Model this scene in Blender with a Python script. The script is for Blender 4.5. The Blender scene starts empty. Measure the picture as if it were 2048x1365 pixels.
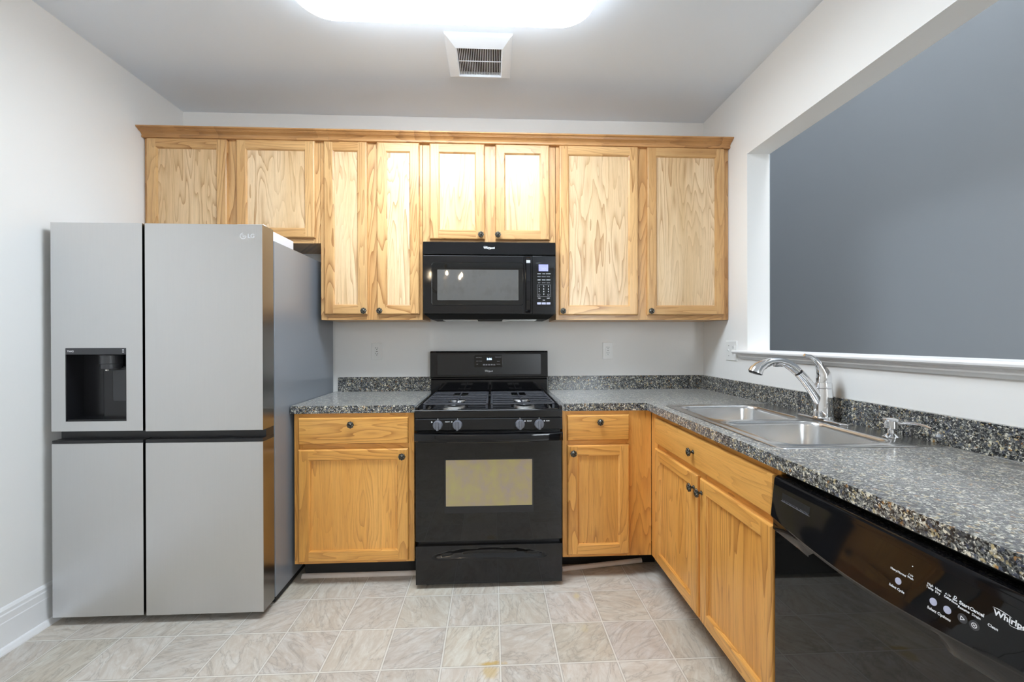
import bpy, bmesh, math, random
from mathutils import Vector, Matrix

S = 0.0254                      # the kitchen is laid out in inches
scene = bpy.context.scene
C = scene.collection

# ------------------------------------------------------------------ camera
yaw, pit, rol = math.radians(-2.671), math.radians(-.149), math.radians(-.139)
fwd = Vector((-math.sin(yaw)*math.cos(pit), math.cos(yaw)*math.cos(pit), math.sin(pit)))
rgt = Vector((math.cos(yaw), math.sin(yaw), 0))
upv = rgt.cross(fwd)
r2 = math.cos(rol)*rgt + math.sin(rol)*upv
u2 = -math.sin(rol)*rgt + math.cos(rol)*upv
cam_d = bpy.data.cameras.new('camera')
cam = bpy.data.objects.new('camera', cam_d)
C.objects.link(cam)
cam_d.sensor_width = 36.0
cam_d.lens = 845.756/2048*36.0
cam_d.clip_start = 0.02
M = Matrix((r2, u2, -fwd)).transposed().to_4x4()
M.translation = Vector((.537, -110.973, 49.501))*S
cam.matrix_world = M
scene.camera = cam

# ------------------------------------------------------------------ world, light, exposure
world = bpy.data.worlds.new('world')
scene.world = world
world.use_nodes = True
world.node_tree.nodes['Background'].inputs[0].default_value = (.9, .95, 1, 1)
world.node_tree.nodes['Background'].inputs[1].default_value = .3
scene.view_settings.view_transform = 'Standard'
scene.view_settings.look = 'None'
scene.view_settings.gamma = 1.0
scene.view_settings.use_curve_mapping = False
scene.view_settings.exposure = -0.09
try:
    scene.cycles.use_denoising = True
    scene.cycles.max_bounces = 10
    scene.cycles.diffuse_bounces = 6
    scene.cycles.caustics_reflective = False
    scene.cycles.caustics_refractive = False
    scene.cycles.sample_clamp_indirect = 6.0
except Exception:
    pass
FIXTURE_POWER = 25.5            # radiance of the kitchen ceiling diffuser
BULB_POWER = 150.0               # radiance of the chandelier flame bulbs
FILL_POWER = 15.0                # fill light added as an unseen window behind the camera
HALL_WATTS = 220.0               # fill light added in the stair hall behind the pass-through

def area_lamp(name, loc, size, sizey, watts, color, rot=(0, 0, 0)):
    l = bpy.data.lights.new(name, 'AREA')
    l.shape = 'RECTANGLE'; l.size = size*S; l.size_y = sizey*S
    l.energy = watts; l.color = color
    o = bpy.data.objects.new(name, l)
    o.location = Vector(loc)*S; o.rotation_euler = rot
    C.objects.link(o)
    return o
area_lamp('hall_fill', (81, -40, 244), 30, 110, HALL_WATTS, (.93, .97, 1))  # unseen fill light, added to brighten the blue hall wall

# ------------------------------------------------------------------ materials
def srgb(r, g, b):
    def f(c):
        c /= 255.0
        return c/12.92 if c <= .04045 else ((c+.055)/1.055)**2.4
    return (f(r), f(g), f(b), 1.0)

class NT:
    """tiny node-graph helper"""
    def __init__(self, name):
        self.mat = bpy.data.materials.new(name)
        self.mat.use_nodes = True
        self.t = self.mat.node_tree
        self.b = self.t.nodes['Principled BSDF']
    def n(self, typ, **kw):
        nd = self.t.nodes.new(typ)
        for k, v in kw.items():
            if k.startswith('i_'):
                key = k[2:]
                key = int(key) if key.isdigit() else key.replace('_', ' ')
                self.put(nd.inputs[key], v)
            else:
                setattr(nd, k, v)
        return nd
    def put(self, sock, v):
        if isinstance(v, bpy.types.NodeSocket):
            self.t.links.new(v, sock)
        else:
            sock.default_value = v
    def m(self, op, a, b=0.0, c=None):
        nd = self.t.nodes.new('ShaderNodeMath'); nd.operation = op
        self.put(nd.inputs[0], a); self.put(nd.inputs[1], b)
        if c is not None: self.put(nd.inputs[2], c)
        return nd.outputs[0]
    def mix(self, fac, a, b, mode='MIX'):
        nd = self.t.nodes.new('ShaderNodeMix'); nd.data_type = 'RGBA'; nd.blend_type = mode
        self.put(nd.inputs[0], fac); self.put(nd.inputs[6], a); self.put(nd.inputs[7], b)
        return nd.outputs[2]
    def xyz(self, v):
        nd = self.t.nodes.new('ShaderNodeSeparateXYZ'); self.put(nd.inputs[0], v); return nd.outputs
    def vec(self, x, y, z):
        nd = self.t.nodes.new('ShaderNodeCombineXYZ')
        for i, q in enumerate((x, y, z)): self.put(nd.inputs[i], q)
        return nd.outputs[0]
    def noise(self, v, scale, detail=2.0, rough=.5, dist=0.0):
        nd = self.t.nodes.new('ShaderNodeTexNoise')
        self.put(nd.inputs['Vector'], v)
        nd.inputs['Scale'].default_value = scale; nd.inputs['Detail'].default_value = detail
        nd.inputs['Roughness'].default_value = rough; nd.inputs['Distortion'].default_value = dist
        return nd.outputs
    def ramp(self, f, stops, interp='LINEAR'):
        nd = self.t.nodes.new('ShaderNodeValToRGB'); nd.color_ramp.interpolation = interp
        el = nd.color_ramp.elements
        while len(el) > 1: el.remove(el[-1])
        el[0].position, el[0].color = stops[0]
        for p, c in stops[1:]:
            e = el.new(p); e.color = c
        self.put(nd.inputs[0], f)
        return nd.outputs[0]
    def obj(self): return self.t.nodes.new('ShaderNodeTexCoord').outputs['Object']
    def pos(self): return self.t.nodes.new('ShaderNodeNewGeometry').outputs['Position']
    def bump(self, h, strength, dist=.001):
        nd = self.t.nodes.new('ShaderNodeBump')
        nd.inputs['Strength'].default_value = strength; nd.inputs['Distance'].default_value = dist
        self.put(nd.inputs['Height'], h); self.t.links.new(nd.outputs[0], self.b.inputs['Normal'])
    def fin(self, col=None, rough=None, metal=None, spec=None, coat=None):
        if col is not None: self.put(self.b.inputs['Base Color'], col)
        if rough is not None: self.put(self.b.inputs['Roughness'], rough)
        if metal is not None: self.put(self.b.inputs['Metallic'], metal)
        if spec is not None: self.put(self.b.inputs['Specular IOR Level'], spec)
        if coat is not None:
            self.b.inputs['Coat Weight'].default_value = coat
            self.b.inputs['Coat Roughness'].default_value = .12
        return self.mat

def plain(name, col, rough=.5, metal=0.0, spec=.5, var=.02, scale=30, coat=None, bump=0):
    """a painted / moulded / metal surface with a little procedural mottling"""
    t = NT(name)
    n = t.noise(t.obj(), scale, 3)[0]
    f = t.m('MULTIPLY_ADD', n, var*2, 1-var)
    c = t.mix(1.0, col, t.vec(f, f, f), 'MULTIPLY')
    if bump: t.bump(n, bump)
    return t.fin(c, rough, metal, spec, coat)

def oak(name, axis, light, mid, dark, pore_c):
    t = NT(name)
    p = t.xyz(t.obj())
    rnd = t.t.nodes.new('ShaderNodeObjectInfo').outputs['Random']
    if axis == 'v': u, v = t.m('MULTIPLY_ADD', p[1], .7, p[0]), p[2]
    else:           u, v = t.m('MULTIPLY_ADD', p[1], .7, p[2]), p[0]
    ro = t.m('MULTIPLY', rnd, 37.0)
    # cathedral figure: contour lines of a stretched noise, fading in and out across the board
    w = t.noise(t.vec(t.m('MULTIPLY', u, 8.0), t.m('MULTIPLY', v, .85), ro), 1.0, 2.5, .45, .3)[0]
    band = t.m('FRACT', t.m('MULTIPLY', w, 17.0))
    line = t.m('POWER', band, 3.2)
    msk = t.noise(t.vec(t.m('MULTIPLY', u, 5.0), t.m('MULTIPLY', v, 1.0), t.m('ADD', ro, 4.0)), 1.0, 1.5, .5)[0]
    line = t.m('MULTIPLY', line, t.ramp(msk, [(.36, (.25, .25, .25, 1)), (.62, (1, 1, 1, 1))]))
    # straight fibre streaks and pores
    st = t.noise(t.vec(t.m('MULTIPLY', u, 150.0), t.m('MULTIPLY', v, 3.0), ro), 1.0, 3, .6)[0]
    po = t.noise(t.vec(t.m('MULTIPLY', u, 620.0), t.m('MULTIPLY', v, 16.0), ro), 1.0, 2, .5)[0]
    nd = t.n('ShaderNodeMapRange', interpolation_type='SMOOTHSTEP')
    t.put(nd.inputs['Value'], po); nd.inputs['From Min'].default_value = .53; nd.inputs['From Max'].default_value = .70
    pore = t.m('MULTIPLY', nd.outputs[0], t.m('MULTIPLY_ADD', line, .6, .4))
    broad = t.noise(t.vec(t.m('MULTIPLY', u, 7.0), t.m('MULTIPLY', v, .8), t.m('ADD', ro, 9.0)), 1.0, 2, .5)[0]
    c1 = t.mix(t.ramp(broad, [(.35, (0, 0, 0, 1)), (.65, (1, 1, 1, 1))]), light, mid)
    c2 = t.mix(t.m('MULTIPLY', line, t.m('MULTIPLY_ADD', st, .8, .5)), c1, dark)
    c3 = t.mix(t.m('MULTIPLY', pore, .5), c2, pore_c)
    stf = t.m('MULTIPLY_ADD', st, .34, .83)
    c4 = t.mix(1.0, c3, t.vec(stf, stf, stf), 'MULTIPLY')
    tone = t.m('MULTIPLY_ADD', rnd, .12, .95)
    c5 = t.mix(1.0, c4, t.vec(tone, tone, t.m('MULTIPLY', tone, .99)), 'MULTIPLY')
    t.bump(t.m('SUBTRACT', st, t.m('MULTIPLY', pore, .8)), .10, .0005)
    return t.fin(c5, .30, 0, .5)

def granite():
    t = NT('speckled_laminate')
    o = t.obj()
    wv = t.noise(o, 90, 3)[1]
    warp = t.mix(.012, o, wv, 'ADD')
    def vor(scale, v=warp):
        nd = t.n('ShaderNodeTexVoronoi', feature='F1'); t.put(nd.inputs['Vector'], v)
        nd.inputs['Scale'].default_value = scale
        return t.xyz(nd.outputs['Color'])
    K = lambda *c: srgb(*c)
    a = t.ramp(vor(150)[0], [(0, K(22, 23, 26)), (.24, K(52, 54, 57)), (.42, K(98, 101, 102)), (.58, K(74, 80, 98)),
                             (.70, K(146, 146, 138)), (.81, K(188, 172, 132)), (.89, K(226, 220, 202)), (.97, K(168, 126, 76))], 'CONSTANT')
    b = t.ramp(vor(330)[1], [(0, K(18, 19, 21)), (.3, K(66, 69, 71)), (.55, K(124, 126, 124)), (.78, K(200, 196, 184)), (.9, K(236, 233, 224))], 'CONSTANT')
    f = t.noise(o, 130, 3, .6)[0]
    c = t.mix(t.ramp(f, [(.42, (0, 0, 0, 1)), (.58, (1, 1, 1, 1))]), a, b)
    big = t.noise(o, 34, 2)[0]
    c = t.mix(t.ramp(big, [(.5, (0, 0, 0, 1)), (.68, (.6, .6, .6, 1))]), c, K(34, 36, 42))
    t.b.inputs['Sheen Weight'].default_value = .52; t.b.inputs['Sheen Roughness'].default_value = .35
    return t.fin(c, .17, 0, .62)

def vinyl():
    t = NT('stone_look_vinyl')
    p = t.xyz(t.pos())
    u = t.m('DIVIDE', t.m('SUBTRACT', p[0], 1.65*S), 9.0*S)
    v = t.m('DIVIDE', t.m('ADD', p[1], 28.65*S), 9.1*S)
    iu, iv = t.m('FLOOR', u), t.m('FLOOR', v)
    fu, fv = t.m('SUBTRACT', u, iu), t.m('SUBTRACT', v, iv)
    wn = t.n('ShaderNodeTexWhiteNoise', noise_dimensions='2D'); t.put(wn.inputs['Vector'], t.vec(iu, iv, 0.0))
    rc = t.xyz(wn.outputs['Color'])
    # every tile gets its own vein direction
    ang = t.m('MULTIPLY', rc[0], 3.1)
    ca, sa = t.m('COSINE', ang), t.m('SINE', ang)
    a = t.m('ADD', t.m('MULTIPLY', u, ca), t.m('MULTIPLY', v, sa))
    b = t.m('SUBTRACT', t.m('MULTIPLY', v, ca), t.m('MULTIPLY', u, sa))
    off = t.m('MULTIPLY', rc[1], 50.0)
    vp = t.vec(t.m('MULTIPLY', a, .7), t.m('MULTIPLY', b, 1.9), off)
    n1 = t.noise(vp, 1.0, 5, .6, 1.6)[0]
    n2 = t.noise(vp, 3.2, 9, .74, .8)[0]
    n3 = t.noise(t.vec(u, v, off), 1.6, 3)[0]
    col = t.mix(n3, srgb(210, 197, 181), srgb(198, 191, 182))
    col = t.mix(t.ramp(n2, [(.44, (0, 0, 0, 1)), (.66, (.9, .9, .9, 1))]), col, srgb(224, 221, 214))
    col = t.mix(t.ramp(n2, [(.24, (.6, .6, .6, 1)), (.42, (0, 0, 0, 1))]), col, srgb(170, 160, 148))
    ridge = t.m('ABSOLUTE', t.m('SUBTRACT', n1, .5))
    vein = t.ramp(ridge, [(0, (1, 1, 1, 1)), (.010, (.4, .4, .4, 1)), (.04, (0, 0, 0, 1))])
    col = t.mix(t.m('MULTIPLY', vein, .5), col, srgb(146, 137, 126))
    tone = t.m('MULTIPLY_ADD', rc[2], .13, .89)
    warm = t.m('MULTIPLY_ADD', rc[1], .07, .93)
    col = t.mix(1.0, col, t.vec(tone, t.m('MULTIPLY', tone, .99), t.m('MULTIPLY', tone, warm)), 'MULTIPLY')
    # yellow-brown stains worn into the vinyl
    def stain(cx, cy, rx, ry, col, c, amt):
        du = t.m('DIVIDE', t.m('SUBTRACT', p[0], cx*S), rx*S); dv = t.m('DIVIDE', t.m('SUBTRACT', p[1], cy*S), ry*S)
        d = t.m('SQRT', t.m('ADD', t.m('MULTIPLY', du, du), t.m('MULTIPLY', dv, dv)))
        d = t.m('ADD', d, t.m('MULTIPLY', t.m('SUBTRACT', t.noise(t.pos(), 40, 3)[0], .5), 1.6))
        f = t.ramp(d, [(.3, (amt, amt, amt, 1)), (1.0, (0, 0, 0, 1))])
        return t.mix(f, col, c)
    col = stain(.4, -46.4, 2.4, .6, col, srgb(196, 160, 70), .75)
    col = stain(.2, -48.0, 1.7, 1.6, col, srgb(206, 178, 110), .55)
    col = stain(16.6, -30.2, .7, 1.6, col, srgb(214, 196, 140), .6)
    col = stain(16.2, -39.2, .8, 1.2, col, srgb(210, 196, 150), .4)
    # moulded joint
    eu = t.m('MINIMUM', fu, t.m('SUBTRACT', 1.0, fu)); ev = t.m('MINIMUM', fv, t.m('SUBTRACT', 1.0, fv))
    e = t.m('MINIMUM', eu, ev)
    j = t.ramp(e, [(.010, (1, 1, 1, 1)), (.016, (0, 0, 0, 1))])
    j2 = t.ramp(e, [(.013, (0, 0, 0, 1)), (.019, (1, 1, 1, 1)), (.028, (0, 0, 0, 1))])
    col = t.mix(t.m('MULTIPLY', j, .8), col, srgb(226, 222, 214))
    col = t.mix(t.m('MULTIPLY', j2, .62), col, srgb(140, 132, 122))
    t.bump(t.m('SUBTRACT', t.m('MULTIPLY', n2, .5), j), .25, .0012)
    return t.fin(col, .36, 0, .45)

def brushed(name, col, rough, axis='z', metal=1.0):
    t = NT(name)
    p = t.xyz(t.obj())
    k = [900.0, 900.0, 900.0]; k['xyz'.index(axis)] = 6.0
    n = t.noise(t.vec(*[t.m('MULTIPLY', p[i], k[i]) for i in range(3)]), 1.0, 2)[0]
    f = t.m('MULTIPLY_ADD', n, .06, .97)
    c = t.mix(1.0, col, t.vec(f, f, f), 'MULTIPLY')
    t.bump(n, .03, .0004)
    return t.fin(c, rough, metal)

def emit(name, col, power):
    t = NT(name)
    n = t.noise(t.obj(), 3, 1)[0]
    f = t.m('MULTIPLY_ADD', n, .02, .99)
    t.put(t.b.inputs['Base Color'], col)
    t.put(t.b.inputs['Emission Color'], t.mix(1.0, col, t.vec(f, f, f), 'MULTIPLY'))
    t.b.inputs['Emission Strength'].default_value = power
    t.b.inputs['Roughness'].default_value = .4
    return t.mat

def screen_mesh(name):
    """perforated oven / microwave window screen behind glass"""
    t = NT(name)
    return t

MT = {}
MT['wall'] = plain('white_wall_paint', srgb(243, 242, 240), .55, var=.008, scale=3)
MT['ceil'] = plain('flat_ceiling_paint', srgb(232, 240, 250), .8, var=.008, scale=3)
MT['blue'] = plain('slate_blue_wall_paint', srgb(148, 153, 158), .6, var=.008, scale=3)
MT['trim'] = plain('white_gloss_trim', srgb(243, 243, 244), .3, var=.006)
MT['floor'] = vinyl()
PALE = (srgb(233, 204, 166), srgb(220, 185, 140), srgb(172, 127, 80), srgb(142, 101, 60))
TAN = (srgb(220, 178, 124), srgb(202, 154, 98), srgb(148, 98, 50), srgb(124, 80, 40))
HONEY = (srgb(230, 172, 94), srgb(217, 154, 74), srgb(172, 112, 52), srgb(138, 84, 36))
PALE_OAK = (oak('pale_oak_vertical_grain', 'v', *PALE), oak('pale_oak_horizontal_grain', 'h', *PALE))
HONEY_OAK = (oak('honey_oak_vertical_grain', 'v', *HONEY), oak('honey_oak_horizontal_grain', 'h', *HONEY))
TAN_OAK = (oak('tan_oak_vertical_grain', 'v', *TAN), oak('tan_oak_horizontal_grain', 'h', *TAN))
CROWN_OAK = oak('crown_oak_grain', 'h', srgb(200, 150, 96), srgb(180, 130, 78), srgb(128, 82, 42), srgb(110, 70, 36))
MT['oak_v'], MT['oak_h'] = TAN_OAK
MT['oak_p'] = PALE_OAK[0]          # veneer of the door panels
MT['granite'] = granite()
MT['steel'] = brushed('brushed_steel_door', (.66, .66, .66, 1), .36, 'z')
MT['steel_side'] = brushed('polished_steel_edge', (.30, .29, .28, 1), .24, 'z')
MT['case'] = plain('grey_painted_case', srgb(146, 152, 160), .28, .35, var=.01)
MT['plas_grey'] = plain('pale_grey_plastic', srgb(214, 215, 222), .4, var=.01)
MT['sink'] = brushed('satin_sink_steel', (.66, .66, .66, 1), .24, 'x')
MT['chrome'] = plain('chrome', (.82, .82, .83, 1), .05, 1.0, var=.005)
t_ = NT('antique_pewter')
n_ = t_.noise(t_.obj(), 330, 3, .6)[0]
t_.bump(n_, .5)
MT['bronze'] = t_.fin(t_.ramp(n_, [(.42, (.022, .021, .018, 1)), (.56, (.10, .095, .08, 1)), (.66, (.55, .54, .48, 1))]), .32, .85)
MT['black'] = plain('gloss_black_enamel', (.005, .005, .006, 1), .06, var=.05)
MT['black_glass'] = plain('black_glass', (.006, .006, .006, 1), .025, var=.02)
MT['black_satin'] = plain('satin_black_plastic', (.012, .012, .014, 1), .28, var=.05)
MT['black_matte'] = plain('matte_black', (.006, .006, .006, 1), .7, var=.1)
MT['iron'] = plain('cast_iron_grate', (.055, .057, .068, 1), .32, var=.2, scale=300, bump=.1)
MT['char'] = plain('charcoal_plastic', srgb(56, 57, 61), .35, var=.04)
MT['disp'] = plain('dispenser_black', (.010, .010, .012, 1), .22, var=.04)
MT['knobgrey'] = plain('grey_knob_plastic', srgb(104, 106, 114), .4, var=.04)
MT['button'] = plain('pale_button', srgb(176, 178, 200), .45, var=.03)
MT['print'] = plain('white_print', srgb(226, 228, 232), .5, var=.01)
MT['print_dim'] = plain('grey_print', srgb(150, 150, 156), .5, var=.01)
MT['plate'] = plain('white_plastic', srgb(240, 240, 238), .3, var=.006)
MT['vent'] = plain('white_vent_plastic', srgb(240, 246, 254), .4, var=.01)
MT['slot'] = plain('dark_slot', (.02, .02, .02, 1), .6, var=.05)
MT['seam'] = plain('grey_seam', srgb(150, 150, 150), .6, var=.02)
MT['alum'] = plain('aluminium_ring', (.7, .7, .7, 1), .3, 1.0)
MT['shoe'] = plain('scuffed_white_moulding', srgb(214, 204, 196), .5, var=.06, scale=60)
MT['brass'] = plain('antique_brass', (.55, .42, .25, 1), .25, 1.0)
MT['diff'] = emit('lit_diffuser', (.83, .935, 1.03, 1), FIXTURE_POWER)
MT['diff_side'] = emit('lit_diffuser_side', (.83, .935, 1.03, 1), FIXTURE_POWER*.5)
MT['bulb'] = emit('lit_bulb', (1, .80, .55, 1), BULB_POWER)
MT['fill_pane'] = emit('fill_pane_glow', (.88, .95, 1, 1), FILL_POWER)
MT['clock'] = emit('blue_clock_digits', (.55, .72, 1, 1), 2.2)
MT['lcd'] = emit('blue_lcd', (.26, .27, .62, 1), .35)

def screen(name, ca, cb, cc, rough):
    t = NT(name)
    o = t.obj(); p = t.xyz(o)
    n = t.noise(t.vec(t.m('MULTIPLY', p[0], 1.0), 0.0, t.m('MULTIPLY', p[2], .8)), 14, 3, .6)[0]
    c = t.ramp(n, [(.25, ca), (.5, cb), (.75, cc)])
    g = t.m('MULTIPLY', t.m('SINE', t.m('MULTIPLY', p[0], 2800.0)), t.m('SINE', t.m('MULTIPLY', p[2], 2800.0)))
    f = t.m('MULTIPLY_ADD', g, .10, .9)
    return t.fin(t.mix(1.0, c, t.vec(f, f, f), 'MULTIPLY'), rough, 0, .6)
MT['mw_screen'] = screen('microwave_screen', srgb(84, 82, 80), srgb(94, 93, 91), srgb(90, 90, 90), .03)
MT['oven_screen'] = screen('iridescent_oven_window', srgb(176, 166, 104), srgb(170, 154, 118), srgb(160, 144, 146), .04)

# ------------------------------------------------------------------ mesh helpers
class MB:
    def __init__(self, *mats, org=(0, 0, 0)):
        self.flat = False
        self.bm = bmesh.new(); self.mats = mats; self.org = Vector(org)
    def face(self, pts, m=0):
        vs = [self.bm.verts.new(p) for p in pts]
        f = self.bm.faces.new(vs); f.material_index = m
        return f
    def box(self, x0, x1, y0, y1, z0, z1, m=0, bev=0.0, seg=2):
        if x0 > x1: x0, x1 = x1, x0
        if y0 > y1: y0, y1 = y1, y0
        if z0 > z1: z0, z1 = z1, z0
        bm = self.bm
        v = [bm.verts.new(p) for p in ((x0, y0, z0), (x1, y0, z0), (x1, y1, z0), (x0, y1, z0),
                                       (x0, y0, z1), (x1, y0, z1), (x1, y1, z1), (x0, y1, z1))]
        fs = [bm.faces.new([v[i] for i in q]) for q in ((3, 2, 1, 0), (4, 5, 6, 7), (0, 1, 5, 4), (1, 2, 6, 5), (2, 3, 7, 6), (3, 0, 4, 7))]
        for f in fs: f.material_index = m
        if bev > 0:
            self.flat = True
            es = list({e for f in fs for e in f.edges})
            bmesh.ops.bevel(bm, geom=es, offset=bev, segments=seg, profile=.5, affect='EDGES', clamp_overlap=True)
        return self
    def loft(self, loops, m=0, cap0=True, cap1=True, closed=True):
        bm = self.bm
        L = [[bm.verts.new(p) for p in lp] for lp in loops]
        n = len(L[0])
        for a, b in zip(L, L[1:]):
            for i in range(n if closed else n-1):
                j = (i+1) % n
                f = bm.faces.new((a[i], a[j], b[j], b[i])); f.material_index = m
        if cap0 and closed:
            f = bm.faces.new(list(reversed(L[0]))); f.material_index = m
        if cap1 and closed:
            f = bm.faces.new(L[-1]); f.material_index = m
        return L
    def prism(self, poly, axis, a, b, m=0):
        """extrude a 2-D outline: axis x -> (y,z), y -> (x,z), z -> (x,y)"""
        def P(q, t):
            return {'x': (t, q[0], q[1]), 'y': (q[0], t, q[1]), 'z': (q[0], q[1], t)}[axis]
        self.loft([[P(q, a) for q in poly], [P(q, b) for q in poly]], m)
        return self
    def lathe(self, prof, c, axis='z', m=0, n=24, petal=0, lobes=8):
        """prof: (radius, height) along axis, '-y' points to the viewer"""
        cx, cy, cz = c
        loops = []
        for r, h in prof:
            lp = []
            for i in range(n):
                th = 2*math.pi*i/n
                rr = r*(1+petal*math.cos(lobes*th)) if h > .7 else r
                a, b = rr*math.cos(th), rr*math.sin(th)
                lp.append({'z': (cx+a, cy+b, cz+h), '-y': (cx+a, cy-h, cz+b), 'x': (cx+h, cy+a, cz+b),
                           '-z': (cx+a, cy-b, cz-h)}[axis])
            loops.append(lp)
        self.loft(loops, m)
        return self
    def tube(self, pts, rad, m=0, n=14, flat=1.0, cap=True):
        pts = [Vector(p) for p in pts]
        if not isinstance(rad, (list, tuple)): rad = [rad]*len(pts)
        loops = []; up = None
        for i, p in enumerate(pts):
            t = (pts[min(i+1, len(pts)-1)] - pts[max(i-1, 0)]).normalized()
            if up is None:
                up = Vector((0, 1, 0)) if abs(t.y) < .8 else Vector((1, 0, 0))
            s = t.cross(up).normalized(); up = s.cross(t).normalized()
            loops.append([p + rad[i]*(math.cos(2*math.pi*k/n)*s*flat + math.sin(2*math.pi*k/n)*up) for k in range(n)])
        self.loft(loops, m, cap, cap)
        return self
    def text(self, body, size, mat4, m=0, bold=0.0, align='CENTER', ext=.004):
        cu = bpy.data.curves.new('t', 'FONT')
        cu.body = body; cu.size = size; cu.align_x = align; cu.align_y = 'CENTER'
        cu.offset = bold; cu.extrude = ext; cu.resolution_u = 3
        o = bpy.data.objects.new('t', cu); C.objects.link(o)
        dg = bpy.context.evaluated_depsgraph_get(); dg.update()
        me = bpy.data.meshes.new_from_object(o.evaluated_get(dg))
        bpy.data.objects.remove(o); bpy.data.curves.remove(cu)
        me.transform(mat4)
        old = set(self.bm.faces)
        self.bm.from_mesh(me); bpy.data.meshes.remove(me)
        for f in self.bm.faces:
            if f not in old: f.material_index = m
        return self
    def arc(self, cx, cz, y, rx, rz, a0, a1, w0, w1, m=0, tilt=0.0, n=28):
        """flat crescent stroke on a front (xz) plane"""
        inner, outer = [], []
        for i in range(n+1):
            t = i/n; a = math.radians(a0+(a1-a0)*t)
            w = w0+(w1-w0)*math.sin(math.pi*t)
            for lst, d in ((inner, -w/2), (outer, w/2)):
                x, z = (rx+d)*math.cos(a), (rz+d)*math.sin(a)
                lst.append((cx+x*math.cos(tilt)-z*math.sin(tilt), y, cz+x*math.sin(tilt)+z*math.cos(tilt)))
        for i in range(n):
            self.face((inner[i], inner[i+1], outer[i+1], outer[i]), m)
        return self
    def build(self, name, parent=None, smooth=32, warp=None, wn=True):
        bm = self.bm
        if warp:
            for v in bm.verts: v.co = Vector(warp(v.co))
        bmesh.ops.recalc_face_normals(bm, faces=list(bm.faces))
        for v in bm.verts: v.co = (v.co - self.org)*S
        me = bpy.data.meshes.new(name)
        bm.to_mesh(me); bm.free()
        for mt in self.mats: me.materials.append(mt)
        if smooth:
            me.shade_smooth()
            me.set_sharp_from_angle(angle=math.radians(smooth))
        o = bpy.data.objects.new(name, me)
        C.objects.link(o)
        if smooth and wn:      # keep the big faces flat beside their rounded edges
            wn = o.modifiers.new('weighted_normals', 'WEIGHTED_NORMAL'); wn.keep_sharp = True; wn.weight = 100
        if parent is not None: o.parent = parent
        return o

def front(x, y, z):             # text plane looking at -y
    return Matrix(((1, 0, 0, x), (0, 0, -1, y), (0, 1, 0, z), (0, 0, 0, 1)))

def rrect(x0, x1, y0, y1, r, z, n=6):
    pts = []
    for cx, cy, a in ((x1-r, y1-r, 0), (x0+r, y1-r, 90), (x0+r, y0+r, 180), (x1-r, y0+r, 270)):
        for i in range(n+1):
            t = math.radians(a+90*i/n)
            pts.append((cx+r*math.cos(t), cy+r*math.sin(t), z))
    return pts
def rrect_front(x0, x1, z0, z1, r, y, n=6):
    return [(p[0], y, p[1]) for p in rrect(x0, x1, z0, z1, r, 0, n)]

def tag(o, label, cat, group=None):
    o['label'] = label; o['category'] = cat
    if group: o['group'] = group
    return o
def thing(name, loc, label, cat, group=None, rz=0.0):
    o = bpy.data.objects.new(name, None); C.objects.link(o)
    o.empty_display_size = .1
    o.location = Vector(loc)*S; o.rotation_euler = (0, 0, rz)
    return tag(o, label, cat, group)
def struct(o):
    o['kind'] = 'structure'; return o

# ------------------------------------------------------------------ the room
XL, XR, H, YF = -77.5, 57.19, 107.5, -262.0
WT = 5.1                        # thickness of the pass-through wall
XH, HH = 100.0, 248.0           # stair-hall wall behind the opening, hall ceiling
OY0, OY1, OZ0, OZ1 = -19.5, -88.0, 46.2, 90.75
b = MB(MT['floor']); b.box(XL-4, XH+4, YF-4, 40, -1, 0); struct(b.build('floor', smooth=0))
b = MB(MT['ceil']); b.box(XL-4, XR+WT, -97, 4, H, H+1); b.box(XL-4, XH+4, YF-4, -97, H, H+1); struct(b.build('ceiling', smooth=0))
b = MB(MT['wall']); b.box(XL-4, XR, 0, 4, 0, H); struct(b.build('wall_back', smooth=0))
b = MB(MT['wall']); b.box(XL-4, XL, YF, 0, 0, H); struct(b.build('wall_left', smooth=0))
b = MB(MT['wall'])
b.box(XR, XR+WT, OY0, 4, 0, HH); b.box(XR, XR+WT, -97, OY1, 0, HH)
b.box(XR+WT, XH, -97, -92, H+1, HH)
b.box(XR, XR+WT, OY1, OY0, 0, OZ0); b.box(XR, XR+WT, OY1, OY0, OZ1, HH)
struct(b.build('wall_right', smooth=0))
b = MB(MT['blue']); b.box(XH, XH+4, YF, 40, 0, HH); struct(b.build('wall_hall', smooth=0))
b = MB(MT['blue']); b.box(XR+WT, XH, 36, 40, 0, HH); struct(b.build('wall_hall_end', smooth=0))
b = MB(MT['ceil']); b.box(XR+WT, XH+4, -97, 40, HH, HH+1); struct(b.build('ceiling_hall', smooth=0))
WX0, WX1, WZ0, WZ1 = 57, 97, 36, 102  # added window, placed for frontal fill and kept out of mirror reflections
b = MB(MT['wall'])
b.box(XL-4, WX0, YF-4, YF, 0, H); b.box(WX1, XH+4, YF-4, YF, 0, HH)
b.box(WX0, WX1, YF-4, YF, 0, WZ0); b.box(WX0, WX1, YF-4, YF, WZ1, HH)
struct(b.build('wall_front', smooth=0))
w = MB(MT['trim'])
for q in ((WX0-3, WX0, WZ0-3, WZ1+3), (WX1, WX1+3, WZ0-3, WZ1+3), (WX0, WX1, WZ1, WZ1+3), (WX0, WX1, WZ0-3, WZ0)):
    w.box(q[0], q[1], YF, YF+.8, q[2], q[3], bev=.15)
w.box(WX0, WX1, YF-2, YF-.6, 68, 70); w.box((WX0+WX1)/2-.6, (WX0+WX1)/2+.6, YF-2, YF-.8, WZ0, WZ1)
win = struct(w.build('fill_window'))
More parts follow.
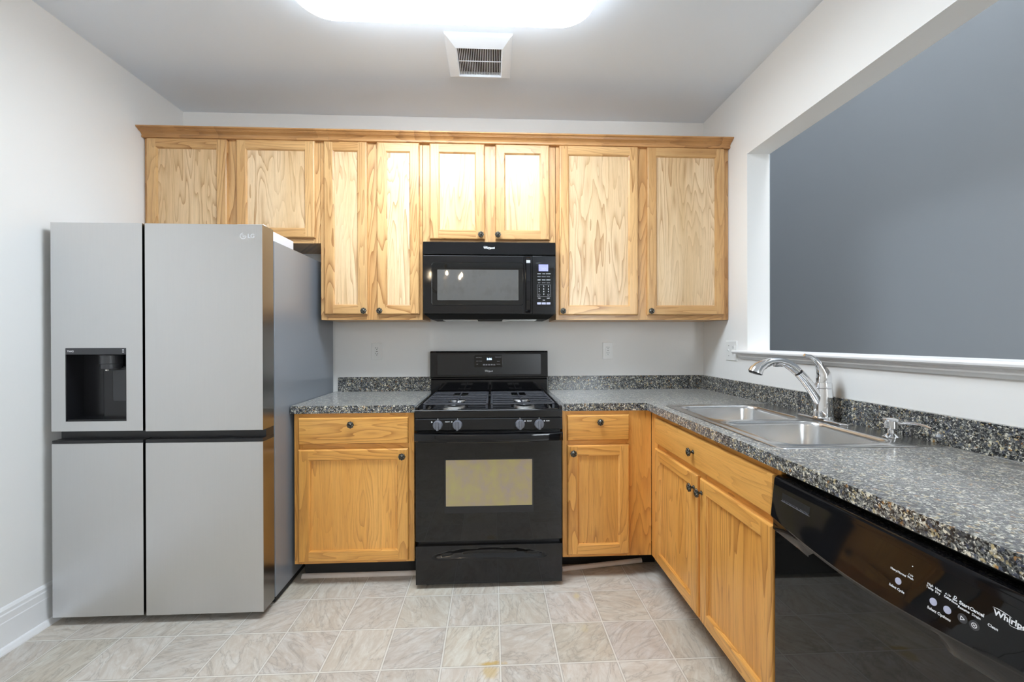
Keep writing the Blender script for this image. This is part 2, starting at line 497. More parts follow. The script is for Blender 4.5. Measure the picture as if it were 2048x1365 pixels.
b = MB(MT['fill_pane']); b.box(WX0, WX1, YF-3, YF-2.4, WZ0, WZ1); b.build('fill_pane', win, smooth=0)  # glowing sheet added as fill light from behind the camera

# left baseboard with cap moulding and shoe
b = MB(MT['trim'])
b.prism([(XL, 0), (XL+.55, 0), (XL+.55, 4.7), (XL+.48, 4.85), (XL+.50, 5.9), (XL+.40, 6.1), (XL+.40, 6.6), (XL+.22, 6.95), (XL, 7.1)], 'y', YF, -.02)
b.prism([(XL+.56, 0), (XL+1.2, 0), (XL+1.18, .35), (XL+1.0, .72), (XL+.75, .95), (XL+.56, 1.0)], 'y', YF, -.02)
struct(b.build('baseboard_left', smooth=25))
# pass-through stool with bed moulding
b = MB(MT['trim'])
xo = XR
stool = [(xo+WT-.02, 46.25), (xo+WT-.02, 47.05), (xo-1.45, 47.05), (xo-1.62, 46.95), (xo-1.7, 46.75), (xo-1.66, 46.5), (xo-1.5, 46.32), (xo-1.3, 46.25)]
b.prism(stool, 'y', OY1+.02, OY0-.02)
b.prism([(xo-.01, 46.25), (xo-.01, 47.05)]+stool[2:], 'y', OY0-.02, -16.0)
b.prism([(xo-.01, 46.24), (xo-1.05, 46.24), (xo-1.02, 46.0), (xo-.8, 45.85), (xo-.78, 45.6), (xo-.5, 45.35), (xo-.42, 45.15), (xo-.3, 45.05), (xo-.01, 45.05)], 'y', OY1+.02, -17.2)
struct(b.build('trim_1', smooth=30))
# loose white shoe strips lying in front of the toe kicks
b = MB(MT['shoe'])
sh = [(0, 0), (.62, 0), (.6, .3), (.42, .58), (.2, .72), (0, .75)]
b.prism([(-20.75-p[0], p[1]) for p in sh], 'x', -39.2, -15.2); struct(b.build('trim_2', smooth=30))
b = MB(MT['shoe'])
b.loft([[(15.4, -20.8-p[0], p[1]+.0) for p in sh], [(33.3, -19.1-p[0], p[1]+.55) for p in sh]])
struct(b.build('trim_3', smooth=30))

# ------------------------------------------------------------------ cabinet making
KNOB = None
def knob(parent, x, y, z):
    """pewter flower knob; the mesh is shared by every copy"""
    global KNOB
    if KNOB is None:
        k = MB(MT['bronze'])
        k.lathe([(.34, 0), (.36, .06), (.24, .14), (.19, .25), (.19, .45), (.36, .58), (.60, .70), (.68, .80), (.68, .88),
                 (.60, .98), (.50, .97), (.44, 1.02), (.34, 1.10), (.28, 1.06), (.18, 1.14), (.06, 1.16)], (0, 0, 0), '-y', n=48, petal=.07)
        KNOB = k.build('knob', parent, smooth=50)
        o = KNOB
    else:
        o = KNOB.copy(); C.objects.link(o); o.parent = parent
    o.location = Vector((x, y, z))*S
    return o

def door(parent, x0, x1, z0, z1, yb, org, kn=None, sw=2.05, name='door'):
    """five-piece oak door, frame ring + recessed panel; yb = back plane"""
    yf = yb-.75
    d = MB(MT['oak_v'], MT['oak_h'], org=org)
    def ring(i, y): return [(x0+i, y, z0+i), (x1-i, y, z0+i), (x1-i, y, z1-i), (x0+i, y, z1-i)]
    outer = [ring(0, yb), ring(0, yf+.30), ring(.06, yf+.16), ring(.16, yf+.05), ring(.28, yf)]
    inner = [ring(sw, yf), ring(sw+.07, yf+.04), ring(sw+.10, yf+.16), ring(sw+.22, yf+.22), ring(sw+.27, yf+.42)]
    for seq in (outer, inner):
        for a, c in zip(seq, seq[1:]):
            for i in range(4):
                j = (i+1) % 4
                d.face((a[i], a[j], c[j], c[i]), 1 if i in (0, 2) else 0)
    e = .28
    d.face(((x0+e, yf, z0+e), (x0+sw, yf, z0+e), (x0+sw, yf, z1-e), (x0+e, yf, z1-e)), 0)
    d.face(((x1-sw, yf, z0+e), (x1-e, yf, z0+e), (x1-e, yf, z1-e), (x1-sw, yf, z1-e)), 0)
    d.face(((x0+sw, yf, z0+e), (x1-sw, yf, z0+e), (x1-sw, yf, z0+sw), (x0+sw, yf, z0+sw)), 1)
    d.face(((x0+sw, yf, z1-sw), (x1-sw, yf, z1-sw), (x1-sw, yf, z1-e), (x0+sw, yf, z1-e)), 1)
    d.face(list(reversed(ring(0, yb))), 0)
    do = d.build(name, parent, smooth=30)
    p = MB(MT['oak_p'], org=org)
    i = sw+.2
    p.box(x0+i, x1-i, yf+.41, yf+.6, z0+i, z1-i)
    p.build('panel', do, smooth=0)
    if kn: knob(do, kn[0]-org[0], yf-org[1], kn[1]-org[2])
    return do

def drawer(parent, x0, x1, z0, z1, yb, org, kn=None, name='drawer'):
    d = MB(MT['oak_h'], org=org)
    yf = yb-.75
    def ring(i, y): return [(x0+i, y, z0+i), (x1-i, y, z0+i), (x1-i, y, z1-i), (x0+i, y, z1-i)]
    d.loft([ring(0, yb), ring(0, yf+.32), ring(.06, yf+.18), ring(.16, yf+.06), ring(.34, yf)], 0)
    do = d.build(name, parent, smooth=30)
    if kn: knob(do, kn[0]-org[0], yf-org[1], kn[1]-org[2])
    return do

def case(parent, x0, x1, z0, z1, depth, org, stiles, rails, open_top=False, toe=0.0):
    """carcass + face frame (stiles: x ranges, rails: (x0,x1,z0,z1))"""
    yb = -(depth-.75)
    c = MB(MT['oak_v'], org=org)
    t = .5
    c.box(x0, x0+t, yb, -.05, z0, z1); c.box(x1-t, x1, yb, -.05, z0, z1)
    c.box(x0+t, x1-t, yb, -.05, z0, z0+t); c.box(x0+t, x1-t, -.4, -.05, z0+t, z1)
    if not open_top: c.box(x0+t, x1-t, yb, -.05, z1-t, z1)
    c.build('carcass', parent, smooth=0)
    f = MB(MT['oak_v'], MT['oak_h'], org=org)
    for a, q in stiles: f.box(a, q, -depth, yb-.001, z0, z1, 0, bev=.03, seg=1)
    for a, q, s, u in rails: f.box(a, q, -depth, yb-.001, s, u, 1)
    f.build('face_frame', parent, smooth=0)

# wall cabinets ------------------------------------------------------
UT = 96.2
def wall_cab(label, x0, x1, z0, doors, mid):
    org = ((x0+x1)/2, 0, z0)
    r = thing('wall_cabinet', org, label, 'cabinet', 'oak wall cabinets')
    st = [(x0, x0+1.6), (x1-1.6, x1), mid]
    rails = []
    for a, q in ((x0+1.6, mid[0]), (mid[1], x1-1.6)):
        rails += [(a, q, z0, z0+1.75), (a, q, UT-2.2, UT)]
    case(r, x0, x1, z0, UT, 12.0, org, st, rails)
    for d in doors: door(r, *d[:4], -12.02, org, d[4])
    return r
wall_cab('short two-door oak wall cabinet above the steel refrigerator', -77.4, -38.75, 71.75,
         [(-76.6, -59.2, 72.85, 95.0, (-60.2, 73.85)), (-57.1, -39.75, 72.85, 95.0, (-56.1, 73.85))], (-59.4, -56.9))
wall_cab('tall narrow two-door oak wall cabinet between the refrigerator and the microwave', -38.65, -15.55, 54.2,
         [(-37.75, -28.0, 55.4, 95.0, (-28.65, 56.2)), (-25.85, -16.15, 55.4, 95.0, (-25.1, 56.2))], (-28.3, -25.5))
wall_cab('short two-door oak wall cabinet directly above the black microwave', -15.45, 15.4, 71.75,
         [(-13.8, -1.1, 72.8, 95.0, (-2.0, 73.8)), (1.35, 13.95, 72.8, 95.0, (1.9, 73.8))], (-1.4, 1.6))
wall_cab('tall wide two-door oak wall cabinet right of the microwave against the right wall', 15.5, 57.1, 54.2,
         [(16.3, 35.0, 55.3, 95.0, (17.0, 56.2)), (37.2, 55.9, 55.3, 95.0, (37.85, 56.2))], (34.8, 37.4))

# crown moulding in two lengths (scarf joint left of the microwave)
cp = [(-11.9, 96.25), (-12.02, 95.05), (-12.35, 95.05), (-12.4, 95.3), (-12.65, 95.42), (-12.8, 95.75), (-13.1, 96.1), (-13.6, 96.45), (-13.75, 96.6), (-14.25, 96.65), (-14.4, 96.8), (-14.4, 97.3), (-14.2, 97.45), (-11.9, 97.45)]
cp = [(-12.03, 94.95), (-12.85, 94.95), (-12.95, 95.05), (-12.95, 95.3), (-12.8, 95.34), (-12.82, 95.46), (-13.0, 95.75), (-13.35, 96.02), (-13.75, 96.15), (-13.78, 96.28), (-13.98, 96.3), (-14.02, 96.42), (-14.3, 96.5), (-14.5, 96.62), (-14.5, 96.86), (-14.42, 96.92), (-12.03, 96.92)]
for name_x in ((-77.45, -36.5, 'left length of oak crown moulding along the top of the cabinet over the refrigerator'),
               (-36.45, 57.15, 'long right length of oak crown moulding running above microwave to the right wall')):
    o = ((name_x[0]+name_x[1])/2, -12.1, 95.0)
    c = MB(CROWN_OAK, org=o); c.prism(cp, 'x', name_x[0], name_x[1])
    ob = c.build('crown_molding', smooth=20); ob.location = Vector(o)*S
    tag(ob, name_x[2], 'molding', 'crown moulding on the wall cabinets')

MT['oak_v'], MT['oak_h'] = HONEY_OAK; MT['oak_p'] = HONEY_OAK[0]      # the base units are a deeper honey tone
# base cabinets -------------------------------------------------------
CZ = 34.78
org = (-27.4, 0, 0)
r = thing('base_cabinet', org, 'oak base cabinet with drawer over one wide door between refrigerator and stove', 'cabinet', 'oak base cabinets')
case(r, -39.3, -15.4, 4.4, CZ, 24.0, org, [(-39.3, -37.6), (-17.1, -15.4)],
     [(-37.6, -17.1, 4.4, 6.0), (-37.6, -17.1, 27.2, 29.2), (-37.6, -17.1, 33.2, CZ)], open_top=True)
drawer(r, -38.2, -16.5, 28.6, 33.95, -24.02, org, (-27.7, 32.65))
door(r, -38.3, -16.5, 4.95, 27.6, -24.02, org, (-17.6, 26.15))
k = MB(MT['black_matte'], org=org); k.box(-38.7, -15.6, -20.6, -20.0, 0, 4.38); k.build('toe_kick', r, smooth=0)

org = (24.4, 0, 0)
r = thing('base_cabinet', org, 'narrow oak base cabinet right of the stove with drawer, door and plain corner filler', 'cabinet', 'oak base cabinets')
case(r, 15.0, 33.7, 4.4, CZ, 24.0, org, [(15.0, 16.6), (28.3, 33.7)],
     [(16.6, 28.3, 4.4, 6.0), (16.6, 28.3, 27.2, 29.2), (16.6, 28.3, 33.2, CZ)], open_top=True)
drawer(r, 15.95, 28.85, 28.7, 33.95, -24.02, org, (22.6, 32.6))
door(r, 15.95, 28.85, 5.05, 27.75, -24.02, org, (17.05, 26.25))
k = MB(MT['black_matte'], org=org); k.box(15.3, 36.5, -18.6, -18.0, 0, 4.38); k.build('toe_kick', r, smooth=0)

# sink base on the right wall: local x runs towards the camera, local -y into the room
SY = -24.06
r = thing('sink_cabinet', (XR, SY, 0), 'oak sink base cabinet with long false drawer over two doors beside the dishwasher', 'cabinet', 'oak base cabinets', rz=-math.pi/2)
o0 = (0, 0, 0); D = XR-33.78
L = -63.75-SY; L = -L
case(r, 0.02, L, 4.4, CZ, D, o0, [(0.02, 3.9), (20.2, 22.6), (L-1.7, L)],
     [(3.9, 20.2, 4.4, 6.0), (22.6, L-1.7, 4.4, 6.0), (3.9, 20.2, 27.2, 29.2), (22.6, L-1.7, 27.2, 29.2), (3.9, 20.2, 33.2, CZ), (22.6, L-1.7, 33.2, CZ)], open_top=True)
drawer(r, 3.4, 39.25, 28.75, 33.75, -D-.02, o0, (19.85, 31.25), name='false_drawer_front')
door(r, 3.45, 20.95, 5.2, 27.75, -D-.02, o0, (20.1, 25.6))
door(r, 21.85, 39.15, 5.2, 27.75, -D-.02, o0, (22.6, 25.6))
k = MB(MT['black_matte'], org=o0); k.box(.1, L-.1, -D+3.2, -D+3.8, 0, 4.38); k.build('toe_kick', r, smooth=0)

# end panel past the dishwasher
e = MB(MT['oak_v'], org=(45, -88.6, 0)); e.box(33.4, XR-.1, -89.1, -88.3, 0, CZ, bev=.04, seg=1)
ob = e.build('end_panel', smooth=0); ob.location = Vector((45, -88.6, 0))*S
tag(ob, 'plain oak end panel closing the near end of the counter past the dishwasher', 'cabinet panel')

# ------------------------------------------------------------------ countertops
CT0, CT1, CD = 34.80, 36.33, 24.55
org = (-27.4, 0, CT0)
r = thing('countertop', org, 'short speckled dark granite-look countertop between refrigerator and stove', 'countertop', 'speckled countertops')
c = MB(MT['granite'], org=org); c.box(-39.85, -15.25, -CD, -.05, CT0, CT1, bev=.05, seg=2); c.build('worktop', r)
c = MB(MT['granite'], org=org); c.box(-38.95, -15.25, -.78, -.05, CT1+.005, 40.0, bev=.04, seg=1); c.build('backsplash', r)

XE = XR-CD                      # front edge of the right-hand run
SX0, SX1, SY0, SY1 = 35.6, 55.6, -29.1, -61.3       # cut-out for the sink
org = (45, -30, CT0)
r = thing('countertop', org, 'long L-shaped speckled dark granite-look countertop holding the sink', 'countertop', 'speckled countertops')
c = MB(MT['granite'], org=org)
c.box(15.2, XE, -CD, -.05, CT0, CT1); c.box(XE, XR-.05, SY0, -.05, CT0, CT1)
c.box(XE, SX0, SY1, SY0, CT0, CT1); c.box(SX1, XR-.05, SY1, SY0, CT0, CT1)
c.box(XE, XR-.05, -90.0, SY1, CT0, CT1)
c.build('worktop', r, smooth=0)
c = MB(MT['granite'], org=org); c.box(15.2, XR-.82, -.78, -.05, CT1+.005, 40.0, bev=.04, seg=1); c.build('backsplash', r)
c = MB(MT['granite'], org=org); c.box(XR-.8, XR-.05, -90.0, -.05, CT1+.005, 40.0, bev=.04, seg=1); c.build('backsplash', r)
for q in ((XR-.86, XR-.79, -.86, -.78, CT1+.004, 39.98), (XR-.86, XR-.80, -26.0, -.86, CT1+.001, CT1+.05),
          (XR-.90, XR-.80, -90, -66.5, CT1+.001, CT1+.09), (15.3, XR-.86, -.84, -.78, CT1+.001, CT1+.04)):
    c = MB(MT['seam'], org=org); c.box(*q)
    c.build('caulk_line', r, smooth=0)

# ------------------------------------------------------------------ sink
org = (45.5, -45.1, CT1)
r = thing('kitchen_sink', org, 'double-bowl stainless steel drop-in sink set in the right counter', 'sink')
zr = CT1+.13
X0, X1, Y0, Y1 = 34.75, 56.2, -61.95, -28.25
bowls = [(36.5, 51.4, -44.3, -30.1), (36.5, 51.4, -60.4, -46.0)]
s = MB(MT['sink'], org=org)
bm = s.bm
L = s.loft([rrect(X0-.02, X1+.02, Y0-.02, Y1+.02, 1.0, CT1+.005), rrect(X0, X1, Y0, Y1, 1.0, zr-.03), rrect(X0+.12, X1-.12, Y0+.12, Y1-.12, .95, zr+.03),
            rrect(X0+.4, X1-.4, Y0+.4, Y1-.4, .8, zr-.02)], cap0=False, cap1=False)
edges = []
def ring_edges(vs):
    out = []
    for i in range(len(vs)):
        q = bm.edges.get((vs[i], vs[(i+1) % len(vs)]))
        if q is None: q = bm.edges.new((vs[i], vs[(i+1) % len(vs)]))
        out.append(q)
    return out
edges += ring_edges(L[-1])
for (a, q, cc, dd) in bowls:
    def lp(i, z, rr): return rrect(a+i, q-i, cc+i, dd-i, rr, z)
    BL = s.loft([lp(-.45, zr-.02, 2.9), lp(-.3, zr+.06, 2.8), lp(-.1, zr+.05, 2.6), lp(.12, zr-.12, 2.4), lp(.22, zr-.6, 2.35),
                 lp(.5, zr-5.6, 2.2), lp(.8, zr-6.4, 2.0), lp(1.5, zr-6.95, 1.6), lp(3.2, zr-7.15, 1.0)], cap0=False, cap1=True)
    edges += ring_edges(BL[0])
bmesh.ops.triangle_fill(bm, use_beauty=True, use_dissolve=False, edges=edges, normal=(0, 0, 1))
s.build('basin', r, smooth=40, wn=False)
for (a, q, cc, dd) in bowls:
    d = MB(MT['chrome'], org=org)
    d.lathe([(1.75, 0), (1.75, .08), (1.5, .12), (1.3, .02), (.3, .0), (.3, .25), (.05, .3)], ((a+q)/2, (cc+dd)/2, zr-7.14), n=28)
    d.build('drain', r)

# ------------------------------------------------------------------ faucet
FZ = zr+.02
fx, fy = 54.25, -44.75
org = (fx, fy, FZ)
r = thing('faucet', org, 'chrome pull-out kitchen faucet with lever handle on the sink deck', 'faucet')
c = MB(MT['chrome'], org=org)
c.loft([rrect(fx-1.15, fx+1.15, fy-5.2, fy+5.2, 1.14, FZ), rrect(fx-1.15, fx+1.15, fy-5.2, fy+5.2, 1.14, FZ+.12), rrect(fx-.95, fx+.95, fy-4.9, fy+4.9, .94, FZ+.25),
        rrect(fx-.6, fx+.6, fy-3.6, fy+3.6, .59, FZ+.3)])
c.build('deck_plate', r, smooth=40)
c = MB(MT['chrome'], org=org)
c.lathe([(1.6, .28), (1.55, .45), (1.42, .55), (1.38, 2), (1.28, 4.2), (1.22, 5.05), (1.0, 5.08)], (fx, fy, FZ), n=32)
c.build('body', r, smooth=40)
c = MB(MT['chrome'], org=org)
c.tube([(54.0, fy, 38.1), (53.55, fy, 39.2), (52.9, fy+.04, 40.5), (52.0, fy+.1, 41.9), (51.1, fy+.15, 43.1), (50.25, fy+.2, 44.05)],
       [.55, .72, .76, .76, .74, .72], n=20)
c.build('spout', r, smooth=50)
c = MB(MT['chrome'], MT['black_satin'], org=org)
c.tube([(50.27, fy+.2, 44.03), (49.98, fy+.22, 44.33)], .66, 1, n=20)
c.tube([(50.0, fy+.22, 44.32), (49.2, fy+.26, 45.0), (48.2, fy+.32, 45.6), (47.0, fy+.4, 45.92), (45.8, fy+.48, 45.85), (44.8, fy+.54, 45.5), (43.9, fy+.6, 44.95), (43.45, fy+.62, 44.45), (43.3, fy+.64, 44.1)],
       [.74, .74, .70, .64, .62, .72, .92, 1.08, 1.12], n=20)
c.tube([(43.31, fy+.64, 44.1), (43.25, fy+.64, 43.92)], [1.05, .95], 1, n=20)
c.box(46.2, 47.9, fy+.2, fy+.6, 45.02, 45.28, 1, bev=.1); c.box(48.35, 48.95, fy+.12, fy+.46, 44.62, 44.86, 1, bev=.1)
c.build('spray_head', r, smooth=50)
c = MB(MT['chrome'], org=org)
c.lathe([(1.2, 0), (1.2, .5), (1.14, .85), (1.0, .9)], (fx, fy, FZ+5.12), n=32)
c.tube([(fx+.02, fy, 42.4), (fx+.05, fy, 43.2), (fx, fy, 43.9), (fx-.35, fy, 44.7), (fx-.9, fy+.04, 45.6), (fx-1.45, fy+.08, 46.25), (fx-2.1, fy+.14, 46.7), (fx-2.7, fy+.2, 46.8), (fx-3.05, fy+.22, 46.95)],
       [1.0, 1.08, 1.0, .74, .5, .38, .3, .26, .24], n=20)
c.build('lever', r, smooth=50)

org = (53.5, -57.2, zr)
r = thing('soap_dispenser', org, 'small chrome soap dispenser pump on the near corner of the sink deck', 'soap dispenser')
c = MB(MT['chrome'], org=org)
c.lathe([(1.0, 0), (1.0, .1), (.72, .25), (.42, .5), (.40, 1.0), (.75, 1.2), (.76, 2.1), (.94, 2.3), (.88, 2.45), (.3, 2.55)], (53.5, -57.2, zr+.02), n=28)
c.build('pump', r, smooth=40)
c = MB(MT['chrome'], org=org)
c.tube([(54.0, -57.6, zr+1.9), (54.35, -58.5, zr+2.1), (54.6, -59.6, zr+2.18), (54.7, -60.6, zr+2.12), (54.7, -61.3, zr+1.95)], [.2, .19, .17, .15, .14], n=12)
c.build('nozzle', r, smooth=50)

# ------------------------------------------------------------------ refrigerator
org = (-57.9, -17, 0)
r = thing('refrigerator', org, 'stainless steel four-door refrigerator with ice and water dispenser beside the left wall', 'refrigerator')
FX0, FXM0, FXM1, FX1 = -75.75, -60.5, -60.1, -40.05
FYF, FYB = -34.16, -30.35
c = MB(MT['case'], MT['black_matte'], org=org)
c.box(FX0+.1, FX1-.02, -30.0, -.9, 1.4, 68.1, bev=.12)
c.box(FX0+.4, FX1-.3, -30.25, -29.8, 2.0, 67.8, 1)
c.box(FX0+.3, FX1-.25, -29.6, -1.6, .35, 1.5, 1)
c.build('case', r)
for lx in (FX0+2.5, FX1-2.5):
    for ly in (-28.5, -3):
        f = MB(MT['black_matte'], org=org); f.lathe([(.8, 0), (.8, .3), (.5, .4), (.5, .6)], (lx, ly, 0), n=14); f.build('foot', r)
def fdoor(x0, x1, z0, z1, hole=None):
    d = MB(MT['steel'], MT['steel_side'], MT['black_satin'], org=org)
    if hole:
        hx0, hx1, hz0, hz1 = hole
        d.box(x0, hx0, FYF, FYB, z0, z1, 0); d.box(hx1, x1, FYF, FYB, z0, z1, 0)
        d.box(hx0, hx1, FYF, FYB, z0, hz0, 0); d.box(hx0, hx1, FYF, FYB, hz1, z1, 0)
        bmesh.ops.remove_doubles(d.bm, verts=list(d.bm.verts), dist=.0005)
    else:
        d.box(x0, x1, FYF, FYB, z0, z1, 0, bev=.07)
    for f in d.bm.faces:
        if abs(f.normal.y) < .5 and f.calc_center_median().y > FYF+.2: f.material_index = 1
    d.bm.normal_update()
    for f in d.bm.faces:
        if abs(f.normal.x) > .9: f.material_index = 1
    return d
hole = (-73.38, -63.25, 35.5, 48.25)
d = fdoor(FX0, FXM0, 33.8, 70.05, hole)
fd = d.build('door', r, smooth=30)
x0, x1, z0, z1 = hole
c = MB(MT['disp'], org=org)
i = .03
c.box(x0+.02, x0+.12, -34.12, -30.9, z0+.02, z1-.02); c.box(x1-.12, x1-.02, -34.12, -30.9, z0+.02, z1-.02)
c.box(x0+.12, x1-.12, -34.12, -30.9, z0+.02, z0+.12); c.box(x0+.12, x1-.12, -34.12, -30.9, z1-.12, z1-.02)
c.box(x0+.12, x1-.12, -31.0, -30.6, z0+.12, z1-.12)
c.box(-68.9, x1-.13, -32.2, -31.0, z0+.13, 45.0, bev=.25, seg=3)         # raised chute column
c.loft([rrect_front(x0+.14, x1-.14, z0+.14, z0+.5, .1, -31.1), rrect_front(x0+.14, x1-.14, z0+.14, z0+.3, .08, -34.0)])
c.build('dispenser_recess', fd, smooth=40)
c = MB(MT['char'], MT['print'], org=org)
c.box(x0, x1, -34.22, -33.2, 47.1, z1+.05, bev=.12, seg=3)
c.text('ThinQ', .42, front(x0+.32, -34.225, 47.72), 1, align='LEFT', bold=.01)
for q in (47.95, 47.72, 47.5): c.box(x1-.62, x1-.32, -34.23, -34.22, q-.05, q+.05, 1)
c.build('dispenser_display', fd, smooth=40)
c = MB(MT['char'], MT['plate'], org=org)
c.lathe([(1.55, 0), (1.6, .1), (1.6, 1.5), (1.5, 1.6), (1.55, 1.7), (1.5, 2.4), (.5, 2.5)], (-67.2, -32.4, 47.0), '-z', n=28)
c.box(-67.3, -66.85, -33.6, -33.3, 44.2, 44.5, 1, bev=.05)
c.build('dispenser_nozzle', fd, smooth=40)
c = MB(MT['char'], org=org)
c.loft([rrect_front(-66.9, -63.75, 38.8, 44.4, .3, -32.25), rrect_front(-66.9, -63.75, 38.8, 44.4, .3, -32.5), rrect_front(-66.75, -63.9, 38.95, 44.25, .25, -32.6)])
c.build('dispenser_paddle', fd, smooth=40)
d = fdoor(FXM1, FX1, 33.65, 70.05)
fd = d.build('door', r, smooth=30)
c = MB(MT['print'], org=org)
lx, lz, ly = -43.35, 67.98, FYF-.006
c.arc(lx, lz, ly, .50, .50, 95, 360, .11, .11)
c.face(((lx-.05, ly, lz+.25), (lx+.03, ly, lz+.25), (lx+.03, ly, lz-.2), (lx-.05, ly, lz-.2)))
c.face(((lx+.03, ly, lz-.2), (lx+.03, ly, lz-.12), (lx+.22, ly, lz-.12), (lx+.22, ly, lz-.2)))
c.face(((lx+.16, ly, lz+.04), (lx+.5, ly, lz+.04), (lx+.5, ly, lz-.05), (lx+.16, ly, lz-.05)))
c.face([(lx-.2+.08*math.cos(q), ly, lz+.2+.08*math.sin(q)) for q in [k*math.pi/5 for k in range(10)]])
c.text('LG', 1.0, front(lx+.75, ly, lz-.02), 0, align='LEFT', bold=.01, ext=.003)
c.build('logo', fd, smooth=0)
d = fdoor(FX0, FXM0, 1.45, 31.65); d.box(FX0+.1, FXM0, FYF+.02, FYB, 31.66, 32.2, 2)
d.build('door', r, smooth=30)
d = fdoor(FXM1, FX1, 1.35, 31.6); d.box(FXM1+.02, FX1-.05, FYF+.02, FYB, 31.61, 32.2, 2)
d.build('door', r, smooth=30)
c = MB(MT['black_satin'], org=org)
c.box(FX0+.15, FXM1+1.3, -32.6, -30.3, 32.2, 33.8); c.box(FXM1+1.45, FX1-.1, -32.9, -30.3, 32.2, 33.65)
c.build('handle_channel', r, smooth=0)
for hx0, hx1 in ((-45.6, -40.4), (-75.3, -70.3)):
    c = MB(MT['plas_grey'], MT['slot'], org=org)
    c.box(hx0, hx1, -31.4, -21.6, 68.15, 69.95, bev=.12)
    c.box(hx0+.3, hx1-.3, -32.6, -31.4, 69.6, 70.5, bev=.1)
    c.build('hinge_cover', r)

# ------------------------------------------------------------------ lettering for the black appliances
def wlogo(mb, x, y, z, w, m):
    """cursive-looking maker's name with its looping swirl, w = width of the word"""
    k = w/4.35
    mb.text('Whirlpool', k*1.0, front(x, y, z), m, bold=.028*k, ext=.002)
    mb.arc(x-.28*w, z+.40*k, y-.001, .24*w, .16*k, 20, 175, .02*k, .09*k, m, tilt=-.08)
    mb.arc(x+.12*w, z-.12*k, y-.001, .24*w, .30*k, 150, 395, .02*k, .075*k, m, tilt=.35)

# ------------------------------------------------------------------ microwave
org = (0, -8, 55.2)
r = thing('microwave', org, 'black over-the-range microwave with digital keypad under the short wall cabinet', 'microwave')
MX0, MX1, MY = -14.92, 14.95, -15.33
c = MB(MT['black_satin'], MT['black_matte'], MT['alum'], org=org)
c.box(MX0+.05, MX1-.05, -14.0, -.1, 55.3, 71.68, bev=.06, seg=1)
c.loft([[(MX0+.2, -14.6, 55.3), (MX1-.2, -14.6, 55.3), (MX1-.2, -.5, 55.3), (MX0+.2, -.5, 55.3)],
        [(MX0+1.4, -13.2, 54.3), (MX1-1.4, -13.2, 54.3), (MX1-1.4, -1.5, 54.3), (MX0+1.4, -1.5, 54.3)]], 1)
c.box(-11, -3, -11, -4, 54.15, 54.32, 2); c.box(3, 11, -11, -4, 54.15, 54.32, 2)
c.build('case', r)
c = MB(MT['black'], MT['print'], org=org)
c.loft([[(MX0, q[0], q[1]) for q in pr] for pr in ()] or [[(x, y, z) for (y, z) in ((-14.0, 68.75), (-15.25, 68.75), (-15.36, 68.85), (-15.2, 71.55), (-15.0, 71.7), (-14.0, 71.7))] for x in (MX0, MX1)])
wlogo(c, -.1, -15.30, 70.3, 2.6, 1)
c.build('vent_grille', r, smooth=30)
c = MB(MT['black'], org=org)
c.box(MX0, 7.75, MY, -14.05, 55.4, 68.55, bev=.1, seg=3)
dr = c.build('door', r)
c = MB(MT['black_glass'], org=org)
c.loft([rrect_front(-13.05, 7.6, 57.35, 67.0, .5, MY-.005), rrect_front(-13.0, 7.55, 57.4, 66.95, .5, MY-.06), rrect_front(-12.9, 7.45, 57.5, 66.85, .45, MY-.03)])
c.build('window_frame', dr, smooth=30)
c = MB(MT['mw_screen'], org=org)
c.loft([rrect_front(-11.75, 6.5, 58.45, 65.35, .1, MY-.032), rrect_front(-11.75, 6.5, 58.45, 65.35, .1, MY-.045)])
c.build('window_screen', dr, smooth=30)
c = MB(MT['black'], org=org)
lo = []
for i in range(25):
    q = -1+2*i/24; z = 62.0+6.35*q; d = .12+1.5*max(0, 1-q*q)**.5
    lo.append([(x, MY+.02-d*k, z) for x, k in ((8.05, 0), (8.08, .85), (8.2, 1), (9.1, 1), (9.22, .85), (9.25, 0))])
c.loft(lo); c.box(7.8, 9.6, MY+.05, -14.05, 55.4, 68.55)
c.build('door_handle', r, smooth=40)
c = MB(MT['black'], MT['black_satin'], org=org)
c.box(9.7, MX1, MY, -14.05, 55.4, 68.55, bev=.08, seg=2)
pn = c.build('control_panel', r)
c = MB(MT['black_glass'], org=org)
c.loft([rrect_front(10.45, 14.55, 57.15, 66.95, .2, MY-.004), rrect_front(10.5, 14.5, 57.2, 66.9, .2, MY-.03)])
c.build('keypad', pn, smooth=30)
c = MB(MT['lcd'], org=org); c.box(11.1, 13.25, MY-.045, MY-.03, 65.1, 66.6); c.build('display', pn, smooth=0)
yk = MY-.036
def K_(wd, sz, x, z, m, bold=.006, y=yk):
    c = MB(m, org=org); c.text(wd, sz, front(x, y, z), 0, bold=bold, ext=.001); c.build('key_label', pn, smooth=0)
K_('3:06', .75, 12.3, 65.6, MT['button'], .01, MY-.047)
cols = (11.2, 12.25, 13.3)
for z, words, mm in ((64.5, ('SENSOR', 'COOK', 'POPCORN'), 'print'), (63.85, ('REHEAT', 'POTATO', 'VEGGIE'), 'print_dim'), (63.1, ('BAKED', 'DINNER', 'DEFROST'), 'print'), (62.45, ('MELT', 'SOFTEN', 'ADD 30'), 'print_dim')):
    for x, wd in zip(cols, words): K_(wd, .22, x, z, MT[mm])
for k in range(9): K_('123456789'[k], .42, cols[k % 3], 61.65-.6*(k//3), MT['print'])
K_('0', .42, cols[1], 59.85, MT['print'])
for x in (cols[0], cols[2]):
    c = MB(MT['print_dim'], org=org); c.arc(x, 59.75, yk, .2, .2, 0, 360, .05, .05, 0); c.build('key_ring', pn, smooth=0)
c = MB(MT['print_dim'], org=org)
